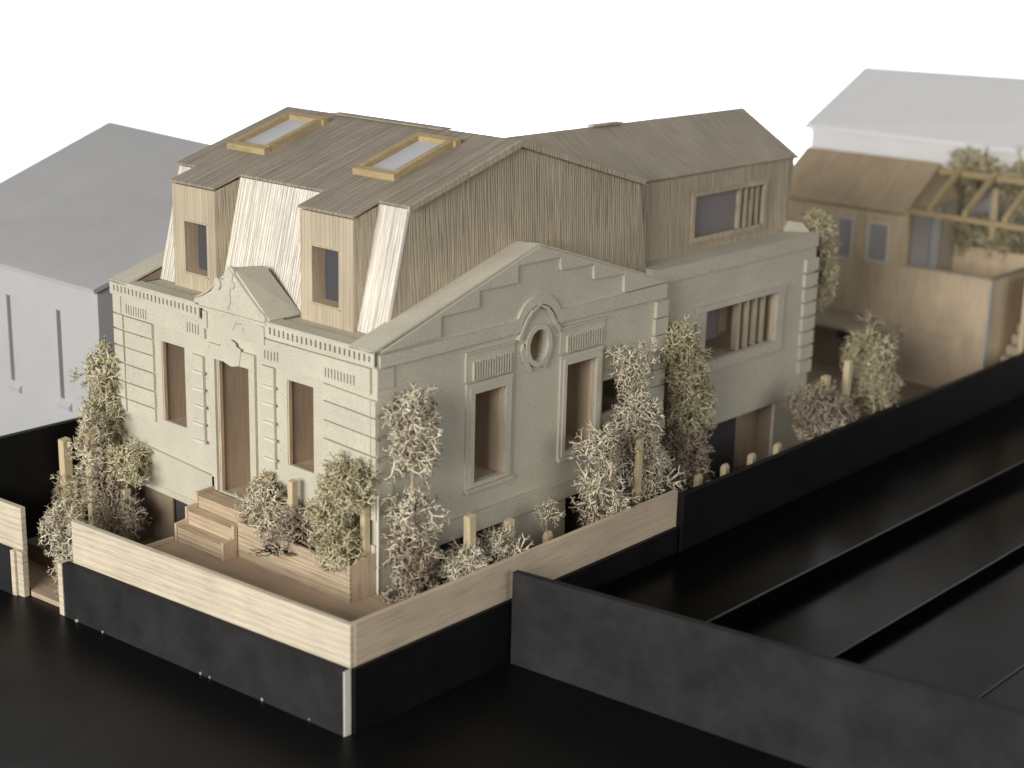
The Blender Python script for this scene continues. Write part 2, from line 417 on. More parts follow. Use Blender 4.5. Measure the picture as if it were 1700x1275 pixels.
obj('return_wall', MB().rect('X', 17.56 - TH, 17.56, TH + .003, 2.6, 1.0, 12.3), 'card', H)

# niches lined with veneer behind every opening
def niche(ax, d0, d1, r, parent, mat='inner', jamb=True, nm='window_lining'):
    u0, u1, v0, v1 = r; g = 0.04; th = 0.12
    m = MB()
    m.rect(ax, d0, d1, u0 - g - th, u0 - g, v0 - th, v1 + th)
    m.rect(ax, d0, d1, u1 + g, u1 + g + th, v0 - th, v1 + th)
    m.rect(ax, d0, d1, u0 - g, u1 + g, v1 + g, v1 + g + th)
    m.rect(ax, d0, d1, u0 - g, u1 + g, v0 - g - th, v0 - g)
    m.rect(ax, d1, d1 + th, u0 - g - th, u1 + g + th, v0 - g - th, v1 + g + th)
    o = obj(nm, m, mat, parent)
    if jamb:
        j = 0.07
        obj('jamb', MB().rect(ax, d0 - .13, d0 + 0.02, u1 - j, u1 - .003, v0 + .003, v1 - .003), 'jamb', o)
        obj('jamb', MB().rect(ax, d0 - .13, d0 + 0.02, u0 + .003, u0 + j, v0 + .003, v1 - .003), 'jamb', o)
    return o
for r in FW: niche('X', TH + .004, 3.2, r, fwall)
niche('X', TH + .004, 3.6, DOOR, fwall, nm='door_lining')
for r in SW: niche('Y', TH + .004, 2.6, r, swall)
niche('Y', TH + .004, 2.2, (13.17, 15.9, 7.14, 8.63), swall, 'brown', False)
obj('mullion', MB().box(13.62, 13.75, 0.5, 0.7, 7.14, 8.63), 'dark', swall)
niche('Y', TH + .004, 2.4, (3.4, 7.1, 1.05, 3.9), swall, 'brown', False)
obj('cellar_pane', MB().box(3.4, 5.6, 1.2, 1.3, 1.05, 3.9), 'dark', swall)
niche('Y', TH + .004, 1.6, (11.12, 12.9, 1.05, 4.1), swall, 'brown', False)
niche('Y', 0.6 + TH + .004, 3.4, (21.62, 27.6, 7.8, 10.26), ewall, 'inner', True)
niche('Y', 0.6 + TH + .004, 3.2, (22.0, 28.25, 1.05, 4.42), ewall, 'brown', False)
obj('cellar_door', MB().box(22.0, 25.4, 0.98, 1.08, 1.05, 4.42), 'dark', ewall)
obj('cellar_panel', MB().box(25.5, 28.2, 1.6, 1.7, 1.05, 4.42), 'inner', ewall)
# round tube behind the oculus
m = MB(); o1 = oculus(8.93, 11.05, .60, .70); m.prism('Y', TH + .004, 1.1, oculus(8.93, 11.05, .72, .82), [o1]); m.rect('Y', 1.1, 1.2, 8.0, 9.9, 10.0, 12.1)
obj('oculus_lining', m, 'jamb', swall)
# cellar front below the street wall
obj('cellar_panel', MB().box(0.5, 0.6, 9.8, 13.2, 1.0, 3.6), 'dark', H)
obj('cellar_panel', MB().box(0.34, 0.44, 13.2, 16.2, 1.0, 3.6), 'brown', H)

# --- street front dressing
L1 = 0.13
def slots(y0, n, dy, wd, z0, z1, jz=0.0):
    return [R4(y0 + k * dy, y0 + k * dy + wd, z0 + wob(.02), z1 + wob(.02)) for k in range(n)]
def front(nm, a, b, outer, holes=(), mat='card', parent=None): return obj(nm, MB().prism('X', a, b, outer, holes), mat, parent or fwall)
# cornice: a slotted strip standing off the wall, one each side of the pediment
for (y0, y1, n0) in ((10.2, 16.36, 22), (-0.06, 6.1, 22)):
    dy = (y1 - y0 - .3) / n0
    c = front('cornice', -0.24, -0.18, R4(y0, y1, 11.86, 12.42), slots(y0 + .2, n0, dy, dy * .36, 12.0, 12.27), 'card', H)
    obj('cornice_top', MB().box(-0.24, 0.5, y0, y1, 12.424, 12.48), 'card', c)
    obj('cornice_backing', MB().box(-0.02, -0.004, y0 + .02, y1 - .02, 11.87, 12.40), 'card', c)
    obj('cornice_soffit', MB().box(-0.18, -0.004, y0, y1, 11.8, 11.857), 'card', c)
# frieze plates with cut slits
for (y0, y1, groups) in ((10.05, 15.72, ((13.95, 15.5), (10.4, 11.3))), (0.28, 6.55, ((1.1, 2.85), (5.45, 6.4)))):
    hs = []
    for (a, b_) in groups: n = max(5, int((b_ - a) / 0.17)); hs += slots(a, n, (b_ - a) / n, 0.065, 11.08 if y0 > 5 else 10.92, 11.5 if y0 > 5 else 11.3)
    zb = 11.0 if y0 > 5 else 10.74
    front('frieze', -L1, -.003, R4(y0, y1, zb, 11.8 if y0 > 5 else 11.72), hs)
front('corner_block', -L1, -.003, R4(15.78, 16.34, 11.02, 11.8))
# block courses of the corners
zl = [6.6, 7.22, 7.98, 8.80, 9.56, 10.28, 10.96]
for k in range(6):
    front('quoin', -L1 - wob(.012), -.003, [(13.6 + wob(.02), zl[k] + .04), (15.58, zl[k] + .06), (15.58, zl[k + 1] - .02), (13.6 + wob(.02), zl[k + 1] - .03)])
    front('quoin', -L1 - wob(.012), -.003, R4(15.68, 16.34, zl[k] + .07, zl[k + 1] - .01))
zr_ = [5.9, 6.75, 7.58, 8.46, 9.2, 9.97, 10.66]
for k in range(6):
    front('quoin', -L1 - wob(.012), -.003, [(0.26, zr_[k] + .03 - .10), (2.9, zr_[k] + .05), (2.9, zr_[k + 1] - .03), (0.26, zr_[k + 1] - .04 - .10)])
for k in range(6):
    front('quoin', -L1 - .02 - wob(.01), -.003, R4(-.06, 0.2, zr_[k] - .07, zr_[k + 1] - .13))
# blocked pilasters beside the door
for (y0, y1) in ((10.2, 10.92), (5.74, 6.5)):
    p = front('pilaster', -0.14, -.003, R4(y0, y1, 6.45, 10.2 if y0 > 8 else 10.62))
    zz = [6.5, 7.25, 8.0, 8.72, 9.45] if y0 > 8 else [6.8, 7.6, 8.3, 9.05, 9.8]
    bar = MB().box(-0.26, -0.14, y0 - .14, y0 + .55, zz[0], zz[0] + .09)
    copies('bar', bar, 'card_edge', [(0, 0, z - zz[0]) for z in zz[1:]], p, 0.04, 0.02)
# door surround, keystone, centre panel
front('door_surround', -L1, -.003, [(6.92, 4.6), (7.28, 4.6), (7.28, 10.28), (9.45, 10.28), (9.45, 4.6), (9.8, 4.6), (9.8, 10.9), (6.92, 10.9)])
front('keystone', -0.17, -L1 - .002, [(8.75, 10.28), (8.95, 10.95), (8.72, 11.02), (8.62, 11.2), (8.32, 11.3), (8.02, 11.2), (7.95, 11.06), (7.68, 11.0), (7.82, 10.3), (8.3, 10.18)])
front('centre_panel', -0.12, -.003, R4(6.22, 10.02, 11.42, 12.28))
cpn = front('scored_mark', -.127, -.121, [(7.98, 12.02), (8.0, 12.04), (8.22, 11.72), (8.19, 11.71)], (), 'brown')
front('scored_mark', -.127, -.121, [(7.98, 12.04), (7.98, 12.01), (7.62, 12.02), (7.62, 12.05)], (), 'brown')
front('scored_mark', -.127, -.121, [(7.52, 11.92), (7.5, 11.90), (7.6, 11.76), (7.63, 11.77)], (), 'brown')
front('centre_block', -0.2, -.122, R4(9.78, 10.04, 11.5, 12.2))
front('centre_block', -0.2, -.122, R4(6.2, 6.42, 11.5, 12.2))
front('plinth', -L1, -.003, [(9.66, 3.45), (W, 3.62), (W, 5.5), (9.66, 5.14)])
front('plinth', -L1 - .04, -L1 - .002, [(9.66, 3.4), (W, 3.6), (W, 3.86), (9.66, 3.72)])
front('plinth', -L1, -.003, R4(0, 6.9, 2.87, 4.8))
# pediment
ped = [(10.5, 12.5), (10.47, 12.66), (9.9, 12.84), (9.4, 13.12), (9.05, 13.48), (8.98, 13.72), (8.72, 13.74), (8.62, 13.66), (8.45, 13.98), (8.36, 14.24), (8.16, 14.34), (7.95, 14.22), (7.9, 13.98), (7.5, 13.66), (7.0, 13.28), (6.5, 12.9), (6.1, 12.66), (6.02, 12.42), (10.4, 12.42)]
pd = front('pediment', -0.24, -0.12, ped, (), 'card', H)
obj('gable_board', MB().slab([(-0.118, 5.98, 12.44), (1.5, 5.98, 12.44), (1.5, 8.12, 14.02), (-0.118, 8.12, 14.18)], -0.1), 'card', pd)
obj('gable_board', MB().slab([(-0.118, 10.4, 12.5), (1.5, 10.4, 12.44), (1.5, 8.14, 14.02), (-0.118, 8.14, 14.18)], 0.1), 'card', pd)
vol = MB().prism('X', -0.34, -0.242, [(8.88 + .2 * math.cos(a), 13.52 + .24 * math.sin(a)) for a in [k * math.pi / 8 for k in range(16)]])
obj('volute', vol, 'card', pd)
obj('volute', MB().prism('X', -0.30, -0.242, [(7.98 + .13 * math.cos(a), 13.6 + .16 * math.sin(a)) for a in [k * math.pi / 8 for k in range(16)]]), 'card', pd)
obj('scroll', MB().tube([(-.25, 8.2, 14.26), (-.27, 7.98, 14.0), (-.26, 8.12, 13.6), (-.26, 8.2, 13.2), (-.26, 8.15, 12.9), (-.25, 8.3, 12.55)], [.05, .06, .05, .045, .035, .02], 6), 'card', pd, True)
obj('scroll', MB().tube([(-.26, 10.45, 12.7), (-.28, 9.9, 12.9), (-.28, 9.4, 13.2), (-.27, 9.06, 13.52)], [.035, .05, .05, .035], 6), 'card', pd, True)
obj('cornice_top', MB().box(-0.30, -0.1, 5.98, 10.45, 12.33, 12.41), 'card', pd)

# gutter ledge and sloping copings
obj('ledge', MB().box(0.503, 1.75, 1.25, W - 1.25, 12.2, 12.40), 'card', H)
obj('ledge', MB().box(0.0, 0.5, 1.25, W - 1.25, 12.31, 12.42), 'card', H)
for s in (0, 1):
    y0, y1 = (-0.05, 1.28) if s == 0 else (W - 1.2, W + 0.05)
    cp = MB(); cp.hexa([(-.24, y0, 12.36), (8.87, y0, 15.20), (8.87, y1, 15.10), (-.24, y1, 12.36)], [(-.24, y0, 12.46), (8.87, y0, 15.28), (8.87, y1, 15.18), (-.24, y1, 12.46)])
    cp.hexa([(8.872, y0, 15.20), (17.62, y0, 12.40), (17.62, y1, 12.40), (8.872, y1, 15.10)], [(8.872, y0, 15.28), (17.62, y0, 12.48), (17.62, y1, 12.48), (8.872, y1, 15.18)])
    obj('coping', cp, 'card', H)
    yy = y1 - .1 if s == 0 else y0
    obj('coping_return', MB().prism('Y', yy, yy + .1, [(0.2, 12.41), (8.86, 12.41), (8.86, 15.08)]), 'brown' if s else 'card', H)

# --- gable side dressing
def sidep(nm, a, b, outer, holes=(), mat='card', parent=None): return obj(nm, MB().prism('Y', a, b, outer, holes), mat, parent or swall)
sidep('stepped_border', -L1, -.003, [(0.02, 12.36), (8.86, 15.18), (17.52, 12.42), (14.46, 12.42), (14.43, 13.24), (12.36, 13.30), (12.33, 13.96), (10.2, 14.0), (10.15, 14.56), (7.52, 14.57), (7.53, 13.88), (5.31, 13.89), (5.31, 13.22), (3.2, 13.22), (3.19, 12.42)])
arch = [(7.5 + .06 * k, 0) for k in range(0)]
def arc(cx, cz, rx, rz, a0, a1, n=16): return [(cx + rx * math.cos(math.radians(a0 + (a1 - a0) * k / n)), cz + rz * math.sin(math.radians(a0 + (a1 - a0) * k / n))) for k in range(n + 1)]
top = [(0.02, 12.26), (7.2, 12.28)] + arc(8.93, 12.1, 1.32, 1.06, 165, 15) + [(10.6, 12.3), (17.55, 12.36)]
bot = [(17.55, 11.72), (10.5, 11.78), (10.28, 11.74)] + arc(8.93, 11.62, 1.15, 1.16, 12, 168) + [(7.55, 11.74), (7.3, 11.79), (0.02, 11.78)]
sidep('frieze_band', -L1, -.003, top + bot)
# onion niche round the oculus: two cheeks and a ring
sidep('niche_cheek', -L1 - .05, -.003, [(7.62, 11.5), (7.78, 11.78), (8.1, 12.3), (8.42, 12.6), (8.92, 12.78), (8.92, 12.70), (8.5, 12.5), (8.2, 12.2), (7.92, 11.75), (7.78, 11.45)])
sidep('niche_cheek', -L1 - .05, -.003, [(8.94, 12.78), (9.42, 12.6), (9.72, 12.3), (10.05, 11.8), (10.28, 11.55), (10.18, 11.42), (9.92, 11.72), (9.62, 12.18), (9.36, 12.48), (8.94, 12.70)])
sidep('oculus_ring', -0.16, -.003, oculus(8.93, 11.06, .80, .90), [oculus(8.93, 11.05, .58, .68)])
sidep('scroll_leg', -0.13, -.003, [(9.55, 11.2), (9.74, 11.35), (9.86, 11.0), (9.7, 10.45), (9.38, 10.02), (9.2, 10.1), (9.45, 10.5), (9.62, 10.9)])
sidep('scroll_leg', -0.13, -.003, [(7.98, 11.3), (7.86, 11.0), (8.02, 10.55), (8.38, 10.02), (8.56, 10.08), (8.22, 10.62), (8.1, 11.0)])
for (x0, x1, z0, z1, xo, zt) in ((4.72, 7.45, 5.72, 10.2, SW[0], 11.5), (10.4, 13.22, 5.7, 10.31, SW[1], 11.55)):
    fr = sidep('window_frame', -0.11, -.003, R4(x0, x1, z0, z1), [R4(xo[0] - .04, xo[1] + .04, xo[2] - .02, xo[3] + .04)])
    sidep('frame_bead', -0.17, -.113, R4(x0 + .16, x1 - .16, z0 + .16, z1 - .16), [R4(xo[0] + .0, xo[1] - .0, xo[2] + .02, xo[3] - .02)], 'card', fr)
    sidep('sill', -0.2, -.113, R4(x0 - .03, x1 + .02, z0 - .02, z0 + .13), (), 'card', fr)
    pn = sidep('fluted_panel', -0.09, -.003, R4(x0 - .06, x1 + .04, z1 + .1, zt))
    sidep('panel_cap', -0.14, -.093, R4(x0 - .08, x1 + .06, zt - .08, zt), (), 'card', pn)
    n = 15; dx = (x1 - x0 - .45) / n
    bar = MB().box(x0 + .3, x0 + .3 + dx * .5, -0.18, -.093, z1 + .12, zt - .42)
    f0 = obj('flute', bar, 'card', pn); c0 = WL[f0.name].copy()
    for k in range(1, n): place('flute', f0.data, c0 + Vector((dx * k + wob(.01), 0, wob(.015))), pn)
for k in range(8):
    z1 = 11.6 - k * .79
    sidep('quoin', -0.16 - wob(.015), -.003, R4(16.78 + wob(.05), 17.68, z1 - .73, z1))
zz = [11.7, 10.94, 10.7, 9.98, 9.84, 9.1, 8.95, 8.3, 8.1, 7.45, 7.3, 6.6, 6.0, 5.4]
for k in range(0, len(zz), 2):
    sidep('quoin', -0.08 - wob(.012), -.003, [(-.06, zz[k]), (0.76 + wob(.04), zz[k] + .02), (0.76 + wob(.04), zz[k + 1]), (-.06, zz[k + 1] + .03)])
sidep('quoin', -0.12, -.003, R4(-.06, 0.8, 4.0, 4.75)); sidep('quoin', -0.12, -.003, R4(-.06, 0.8, 2.9, 3.85))
sidep('plinth', -L1, -.003, R4(.85, 17.56, 3.93, 4.78))
sidep('plinth', -L1 - .05, -L1 - .002, R4(.85, 17.56, 4.68, 4.78))

# --- extension dressing
E0 = 0.6
sidep('parapet_band', E0 - .07, E0 - .003, R4(17.6, 31.2, 12.1, 12.72), (), 'card', ewall)
obj('parapet_top', MB().box(17.6, 31.2, E0 - .07, 2.0, 12.724, 12.79), 'card', ewall)
obj('parapet_top', MB().box(30.4, 31.2, 2.003, 9.0, 12.724, 12.79), 'card', ewall)
obj('parapet_flap', MB().slab([(29.95, 1.85, 12.80), (30.9, .95, 12.83), (31.1, 1.5, 13.15), (30.3, 2.2, 13.3)], 0.06), 'card', ewall)
fr = sidep('window_frame', E0 - .14, E0 - .003, R4(20.85, 28.25, 7.25, 10.55), [R4(21.58, 27.64, 7.78, 10.28)], 'card', ewall)
sidep('lintel', E0 - .2, E0 - .143, R4(20.8, 28.3, 10.3, 10.58), (), 'card', fr)
for x in (24.55, 25.25, 25.95, 26.65):
    obj('slat', MB().box(x, x + .24, E0 + .1, E0 + .42, 7.82, 10.24), 'dormer', fr)
obj('pane', MB().box(21.62, 24.6, E0 + 1.2, E0 + 1.24, 8.3, 10.26), 'pane2', fr)
for k in range(8):
    z1 = 11.55 - k * .76
    sidep('quoin', E0 - .17, E0 - .003, R4(30.05 + wob(.04), 31.2, z1 - .66, z1 - .03), (), 'card', ewall)
sidep('plinth', E0 - .06, E0 - .003, R4(17.6, 31.14, 4.45, 4.78), (), 'card', ewall)

# --- veneer attic
MX = 2.68; MZ = 17.2; SL = 0.31; RX = 8.86; RZ = MZ + SL * (RX - MX)
def rz(x): return MZ + SL * (x - MX)
# mansard slopes: panels between, and either side of, the dormers
A, B, Cc, D = 2.7, 5.7, 10.98, 13.8
def man(y0, y1): return [(1.5, y0, 12.41), (1.5, y1, 12.41), (MX, y1, MZ), (MX, y0, MZ)]
for (y0, y1, sk) in ((1.18, A + .15, 0), (B - .15, Cc + .12, 0), (D - .15, 15.1, 0)):
    q = [(1.5, y1, 12.42), (1.5, y0, 12.42), (MX, y0, MZ), (MX, y1, MZ)]
    obj('mansard_panel', MB().slab(q, 0.14), 'mansard', H)
for i, (y0, y1) in enumerate(((A, B), (Cc, D))):
    zt = rz(1.3) - .02
    ww = (3.52, 5.04, 13.2, 15.42) if i == 0 else (11.56, 13.03, 13.12, 15.26)
    dm = thing('dormer', (1.3, (y0 + y1) / 2, 12.4), None, None); dm.parent = H; dm.location = (WL[dm.name] - WL[H.name]) * S
    obj('front', MB().prism('X', 1.3, 1.42, R4(y0, y1, 12.40, zt), [R4(*ww)]), 'dormer', dm)
    for yy in (y0, y1 - .12):
        obj('cheek', MB().prism('Y', yy + (.002 if yy == y0 else -.002), yy + .118, [(1.422, 12.41), (1.62, 12.41), (MX + .1, rz(MX) - .03), (1.422, rz(1.42) - .03)]), 'gable', dm)
    m = MB(); u0, u1, v0, v1 = ww
    m.rect('X', 1.425, 2.2, u0 - .1, u0, v0 - .1, v1 + .1); m.rect('X', 1.425, 2.2, u1, u1 + .1, v0 - .1, v1 + .1)
    m.rect('X', 1.425, 2.2, u0, u1, v1, v1 + .1); m.rect('X', 1.425, 2.2, u0, u1, v0 - .1, v0)
    obj('window_frame', m, 'jamb', dm)
    obj('pane', MB().rect('X', 2.0, 2.05, u0, u1, v0, v1), 'pane', dm)
    obj('sill', MB().box(1.25, 1.29, u0 - .08, u1 + .05, v0 - .13, v0 - .05), 'dormer', dm)
    obj('sill', MB().box(1.26, 1.297, u0 - .08, u1 + .05, v1 + .02, v1 + .08), 'dormer', dm)
# main roof: street slope runs out over the dormers, garden slope behind
ro = [(MX - .06, 1.08), (MX - .06, A - .02), (1.24, A - .06), (1.24, B + .04), (MX - .06, B + .02), (MX - .06, Cc - .02), (1.24, Cc - .04), (1.24, D + .04), (MX - .06, D + .02), (MX - .06, 15.2), (RX, 15.2), (RX, 1.08)]
m = MB(); m.prism('Z', 0, 1, ro)
m.v = [(x, y, rz(x) + .06 + (0.10 if z > .5 else 0.0)) for x, y, z in m.v]
roof = obj('street_slope', m, 'roof', H)
m = MB(); m.prism('Z', 0, 1, R4(RX + .003, 17.1, 1.08, 15.2))
m.v = [(x, y, RZ - .297 * (x - RX) + .06 + (0.10 if z > .5 else 0.0)) for x, y, z in m.v]
obj('garden_slope', m, 'roof', H)
obj('verge', MB().prism('Y', 0.98, 1.075, [(MX - .1, MZ - .10), (RX, RZ - .10), (17.1, 16.63), (17.1, 16.86), (RX, RZ + .17), (MX - .1, MZ + .13)]), 'gable', H)
obj('ridge_cap', MB().box(RX - .25, RX + .3, 5.2, 12.0, RZ + .13, RZ + .20), 'roof', H)
# skylights
for i, (y0, y1, x0, x1) in enumerate(((11.5, 14.0, 4.4, 7.95), (3.45, 5.8, 4.15, 7.8))):
    sk = thing('skylight', ((x0 + x1) / 2, (y0 + y1) / 2, rz(6) + .16), None, None); sk.parent = H; sk.location = (WL[sk.name] - WL[H.name]) * S
    def sb(xa, xb, ya, yb, h0, h1, mat='pine_h', nm='frame_bar', j=0.0):
        m = MB().box(xa, xb, ya, yb, h0, h1); m.v = [(x, y, rz(x) + .16 + z) for x, y, z in m.v]; obj(nm, m, mat, sk)
    sb(x0, x0 + .32, y0, y1, .0, .25); sb(x1 - .32, x1, y0 - .1, y1, .0, .24)
    sb(x0 + .324, x1 - .324, y0 + .03, y0 + .33, .0, .27); sb(x0 + .324, x1 - .324, y1 - .35, y1 - .03, .0, .27)
    sb(x0 + .33, x1 - .33, y0 + .336, y1 - .356, .003, .05, 'sky_pane', 'pane')
# gable walls
obj('attic_gable', MB().prism('Y', 1.2, 1.32, [(1.56, 12.5), (MX + .02, MZ - .02), (RX, RZ - .02), (16.95, 16.72), (17.72, 12.5)]), 'gable', H)
obj('attic_gable', MB().prism('Y', 14.95, 15.07, [(1.56, 12.42), (MX + .02, MZ - .02), (RX, RZ - .02), (16.95, 16.72), (17.72, 12.5)]), 'gable', H)
# extension attic
EX1 = 30.15
ea = obj('extension_attic_wall', MB().prism('Y', 1.95, 2.07, R4(17.0, EX1, 12.5, 16.42), [R4(22.15, 28.0, 13.42, 15.45)]), 'gable', H)
fr = obj('window_frame', MB().prism('Y', 1.86, 1.948, R4(21.95, 28.2, 13.22, 15.62), [R4(22.2, 27.95, 13.46, 15.42)]), 'gable', ea)
m = MB(); m.rect('Y', 2.073, 4.3, 22.0, 22.14, 13.3, 15.6); m.rect('Y', 2.073, 4.3, 28.02, 28.15, 13.3, 15.6); m.rect('Y', 2.073, 4.3, 22.141, 28.019, 15.46, 15.6); m.rect('Y', 2.073, 4.3, 22.141, 28.019, 13.28, 13.41); m.rect('Y', 4.304, 4.4, 22, 28.1, 13.2, 15.6)
obj('window_lining', m, 'inner', ea)
obj('pane', MB().box(22.15, 26.0, 2.2, 2.24, 13.43, 15.44), 'pane2', fr)
for x in (25.98, 26.5, 27.0, 27.5):
    obj('slat', MB().box(x, x + .2, 2.0, 2.19, 13.43, 15.44), 'gable', fr)
obj('corner_board', MB().hexa([(EX1 + .003, 1.95, 12.8), (30.55, 2.12, 12.9), (30.55, 2.3, 12.9), (EX1 + .003, 2.1, 12.8)], [(EX1 + .003, 1.95, 16.42), (30.72, 2.05, 16.42), (30.72, 2.3, 16.42), (EX1 + .003, 2.1, 16.42)]), 'gable', H)
obj('extension_end', MB().prism('X', 30.3, 30.42, [(2.35, 12.8), (2.35, 16.4), (5.35, 18.4), (9.0, 16.1), (9.0, 12.8)]), 'gable', H)
er = obj('extension_slope', MB().slab([(12.5, 5.4, 18.60), (16.9, 1.86, 16.56), (30.82, 1.86, 16.52), (30.9, 5.4, 18.60)], 0.12), 'roof_side', H)
obj('extension_slope', MB().slab([(12.5, 5.404, 18.6), (30.9, 5.404, 18.6), (30.9, 9.4, 16.2), (12.5, 9.4, 16.2)], 0.12), 'roof_side', H)
obj('ridge_flap', MB().box(18.5, 20.7, 5.2, 5.6, 18.6, 18.68), 'gable', H)
obj('parapet_block', MB().box(17.25, 17.595, 1.285, 2.7, 11.8, 12.74), 'card', H)
obj('back_wall', MB().rect('X', 17.4, 17.52, 2.7, W - .2, 1.0, 12.3), 'card', H)

# ------------------------------------------------------------------ steps and planter
t = thing('front_steps', (-1, 8.1, 2.86), 'three veneer steps climbing to the open doorway', 'steps')
prof = [(-2.1, 2.864, 3.48), (-1.55, 2.864, 4.04), (-1.0, 2.864, 4.56)]
for k, (x, z0, z1) in enumerate(prof):
    x1 = (prof[k + 1][0] if k < 2 else -0.12)
    st = obj('step', MB().box(x, x1 - .004, 6.72, 9.6, z0, z1 - .05), 'plank_y', t)
    obj('tread', MB().box(x - .02, x1 - .004, 6.72, 9.6, z1 - .048, z1), 'tread', st)
strg = [(-2.16, 2.864), (-2.16, 3.62), (-1.6, 3.68), (-1.6, 4.2), (-1.05, 4.24), (-1.05, 4.72), (-.12, 4.74), (-.12, 2.864)]
obj('stringer', MB().prism('Y', 9.61, 9.74, strg), 'jamb', t)
obj('stringer', MB().prism('Y', 6.58, 6.71, [(-2.16, 2.864), (-2.16, 3.62), (-1.62, 3.66), (-1.62, 4.2), (-1.44, 4.22), (-1.44, 2.864)]), 'jamb', t)

t = thing('planter_box', (-.7, 3.2, 2.86), 'long veneer planter below the street windows', 'planter')
obj('long_side', MB().box(-1.42, -1.3, 0.0, 6.56, 2.864, 4.36), 'plank_y', t)
obj('end_panel', MB().prism('Y', -.0, .1, [(-1.298, 2.864), (-0.1, 2.864), (-0.1, 4.52), (-1.0, 4.46), (-1.298, 4.3)]), 'jamb', t)
obj('soil', MB().box(-1.297, -.13, 0.103, 6.55, 2.87, 4.0), 'brown', t)
obj('edge_strip', MB().box(-.12, -.07, -.18, -.1, 2.864, 7.1), 'card_edge', t)

# ------------------------------------------------------------------ timber stakes
def stake(x, y, z0, z1, w=.17, lean=(0, 0), label='', rz_=0):
    m = MB().hexa([(x - w, y - w, z0), (x + w, y - w, z0), (x + w, y + w, z0), (x - w, y + w, z0)],
                  [(x - w + lean[0], y - w + lean[1], z1 - .04), (x + w + lean[0], y - w + lean[1], z1), (x + w + lean[0], y + w + lean[1], z1), (x - w + lean[0], y + w + lean[1], z1 - .04)])
    return tag(obj('timber_stake', m, 'pine'), label, 'stake', 'timber stakes in the model gardens')
def picket(x, y, z0, z1, label):
    m = MB().prism('X', x - .15, x + .15, [(y - .15, z0), (y + .15, z0), (y + .15, z1 - .18), (y + .06, z1), (y - .06, z1), (y - .15, z1 - .18)])
    return tag(obj('timber_picket', m, 'pine'), label, 'picket', 'pickets behind the black party wall')
stake(3.05, -2.0, 1.004, 5.8, .17, (-.08, 0), 'leaning timber stake rising tallest from the low hedge by the gable wall')
stake(5.2, -2.0, 1.004, 5.0, .15, (.05, 0), 'timber stake by the cellar opening, shorter of the hedge pair')
stake(11.55, -2.1, 1.004, 6.6, .16, (-.05, 0), 'timber stake inside the bone white lichen tree')
stake(13.1, -2.3, 1.004, 6.6, .12, (0.05, 0), 'thin timber stake next to the grey lichen tree by the small window')
stake(28.6, -2.0, 1.004, 6.3, .18, (0, 0), 'timber stake above the pinkish lichen shrub')
stake(30.6, -2.0, 1.004, 6.7, .16, (.1, 0), 'timber stake beside the bright green rear shrub')
stake(-2.0, 19.3 - 1.6, 1.004, 5.35, .2, (0, 0), 'lone timber stake before the black boundary wall')
stake(-1.9, 15.9, 1.004, 6.5, .17, (.03, 0), 'timber stake wrapped in pale lichen beside the street corner')
stake(-4.3, 13.7, 0.23, 3.9, .16, (0, .1), 'timber stake at the gate opening')
stake(-.55, 4.2, 4.004, 6.5, .14, (0, 0), 'timber stake between the planter shrubs')
stake(-.35, 6.0, 4.004, 6.3, .14, (0, 0), 'timber stake next to the doorway in the planter')
stake(-.3, 0.35, 4.004, 6.4, .13, (0, 0), 'timber stake at the outer end of the planter')
stake(-1.1, 14.6, 1.004, 3.6, .16, (0, 0), 'short timber stake below the street window by the dark cellar')
for x, nm in ((7.4, 'rounded picket alone above the balsa side fence'),):
    picket(x, -2.2, 1.004, 3.95, nm)
for x, nm in ((18.1, 'picket nearest the end of the balsa side fence'), (20.2, 'second picket along the black party wall'), (22.4, 'third picket along the black party wall'), (24.6, 'fourth picket along the black party wall')):
    picket(x, -2.0, 1.004, 3.72, nm)

# ------------------------------------------------------------------ lichen shrubs
def sprig(seed, depth=5, n=3):
    rnd = random.Random(seed); V = []; F = []
    def ring(p, d, r):
        a = d.orthogonal().normalized(); b = d.cross(a); k = len(V)
        for i in range(n):
            th = 2 * math.pi * i / n; V.append(p + a * r * math.cos(th) + b * r * math.sin(th))
        return k
    def grow(p, d, L, r, lev, k0):
        bend = Vector((rnd.gauss(0, 1), rnd.gauss(0, 1), rnd.gauss(0, 1))) * .28
        steps = 2 if lev > 1 else 1
        q = p
        for s in range(steps):
            d = (d + bend).normalized(); q = q + d * L / steps
            rr = r * (1 - .28 * (s + 1) / steps) if lev > 0 else r * .35
            k1 = ring(q, d, rr)
            for i in range(n): F.append((k0 + i, k0 + (i + 1) % n, k1 + (i + 1) % n, k1 + i))
            k0 = k1
        if lev == 0: return
        m = 3 if rnd.random() < .22 else 2
        ax = d.orthogonal().normalized(); ph = rnd.random() * 6.28
        for j in range(m):
            th = ph + 2 * math.pi * j / m + rnd.gauss(0, .35)
            an = math.radians(rnd.uniform(28, 58))
            o = (Matrix.Rotation(th, 3, d) @ ax)
            grow(q, (d * math.cos(an) + o * math.sin(an)).normalized(), L * rnd.uniform(.62, .95), r * .82, lev - 1, k0)
    grow(Vector((0, 0, 0)), Vector((0, 0, 1)), .42, .092, depth, ring(Vector((0, 0, 0)), Vector((0, 0, 1)), .092))
    return np.array([tuple(v) for v in V]), np.array(F)
SPR = [sprig(s, 5) for s in range(5)] + [sprig(s, 4) for s in range(10, 13)]
def basis(d):
    d = d / np.linalg.norm(d); a = np.cross(d, (0.3, 0.5, 0.81)); a /= np.linalg.norm(a); b = np.cross(d, a)
    th = random.random() * 6.28; return np.stack([a * math.cos(th) + b * math.sin(th), -a * math.sin(th) + b * math.cos(th), d], 1)
NR = np.random.RandomState(5)
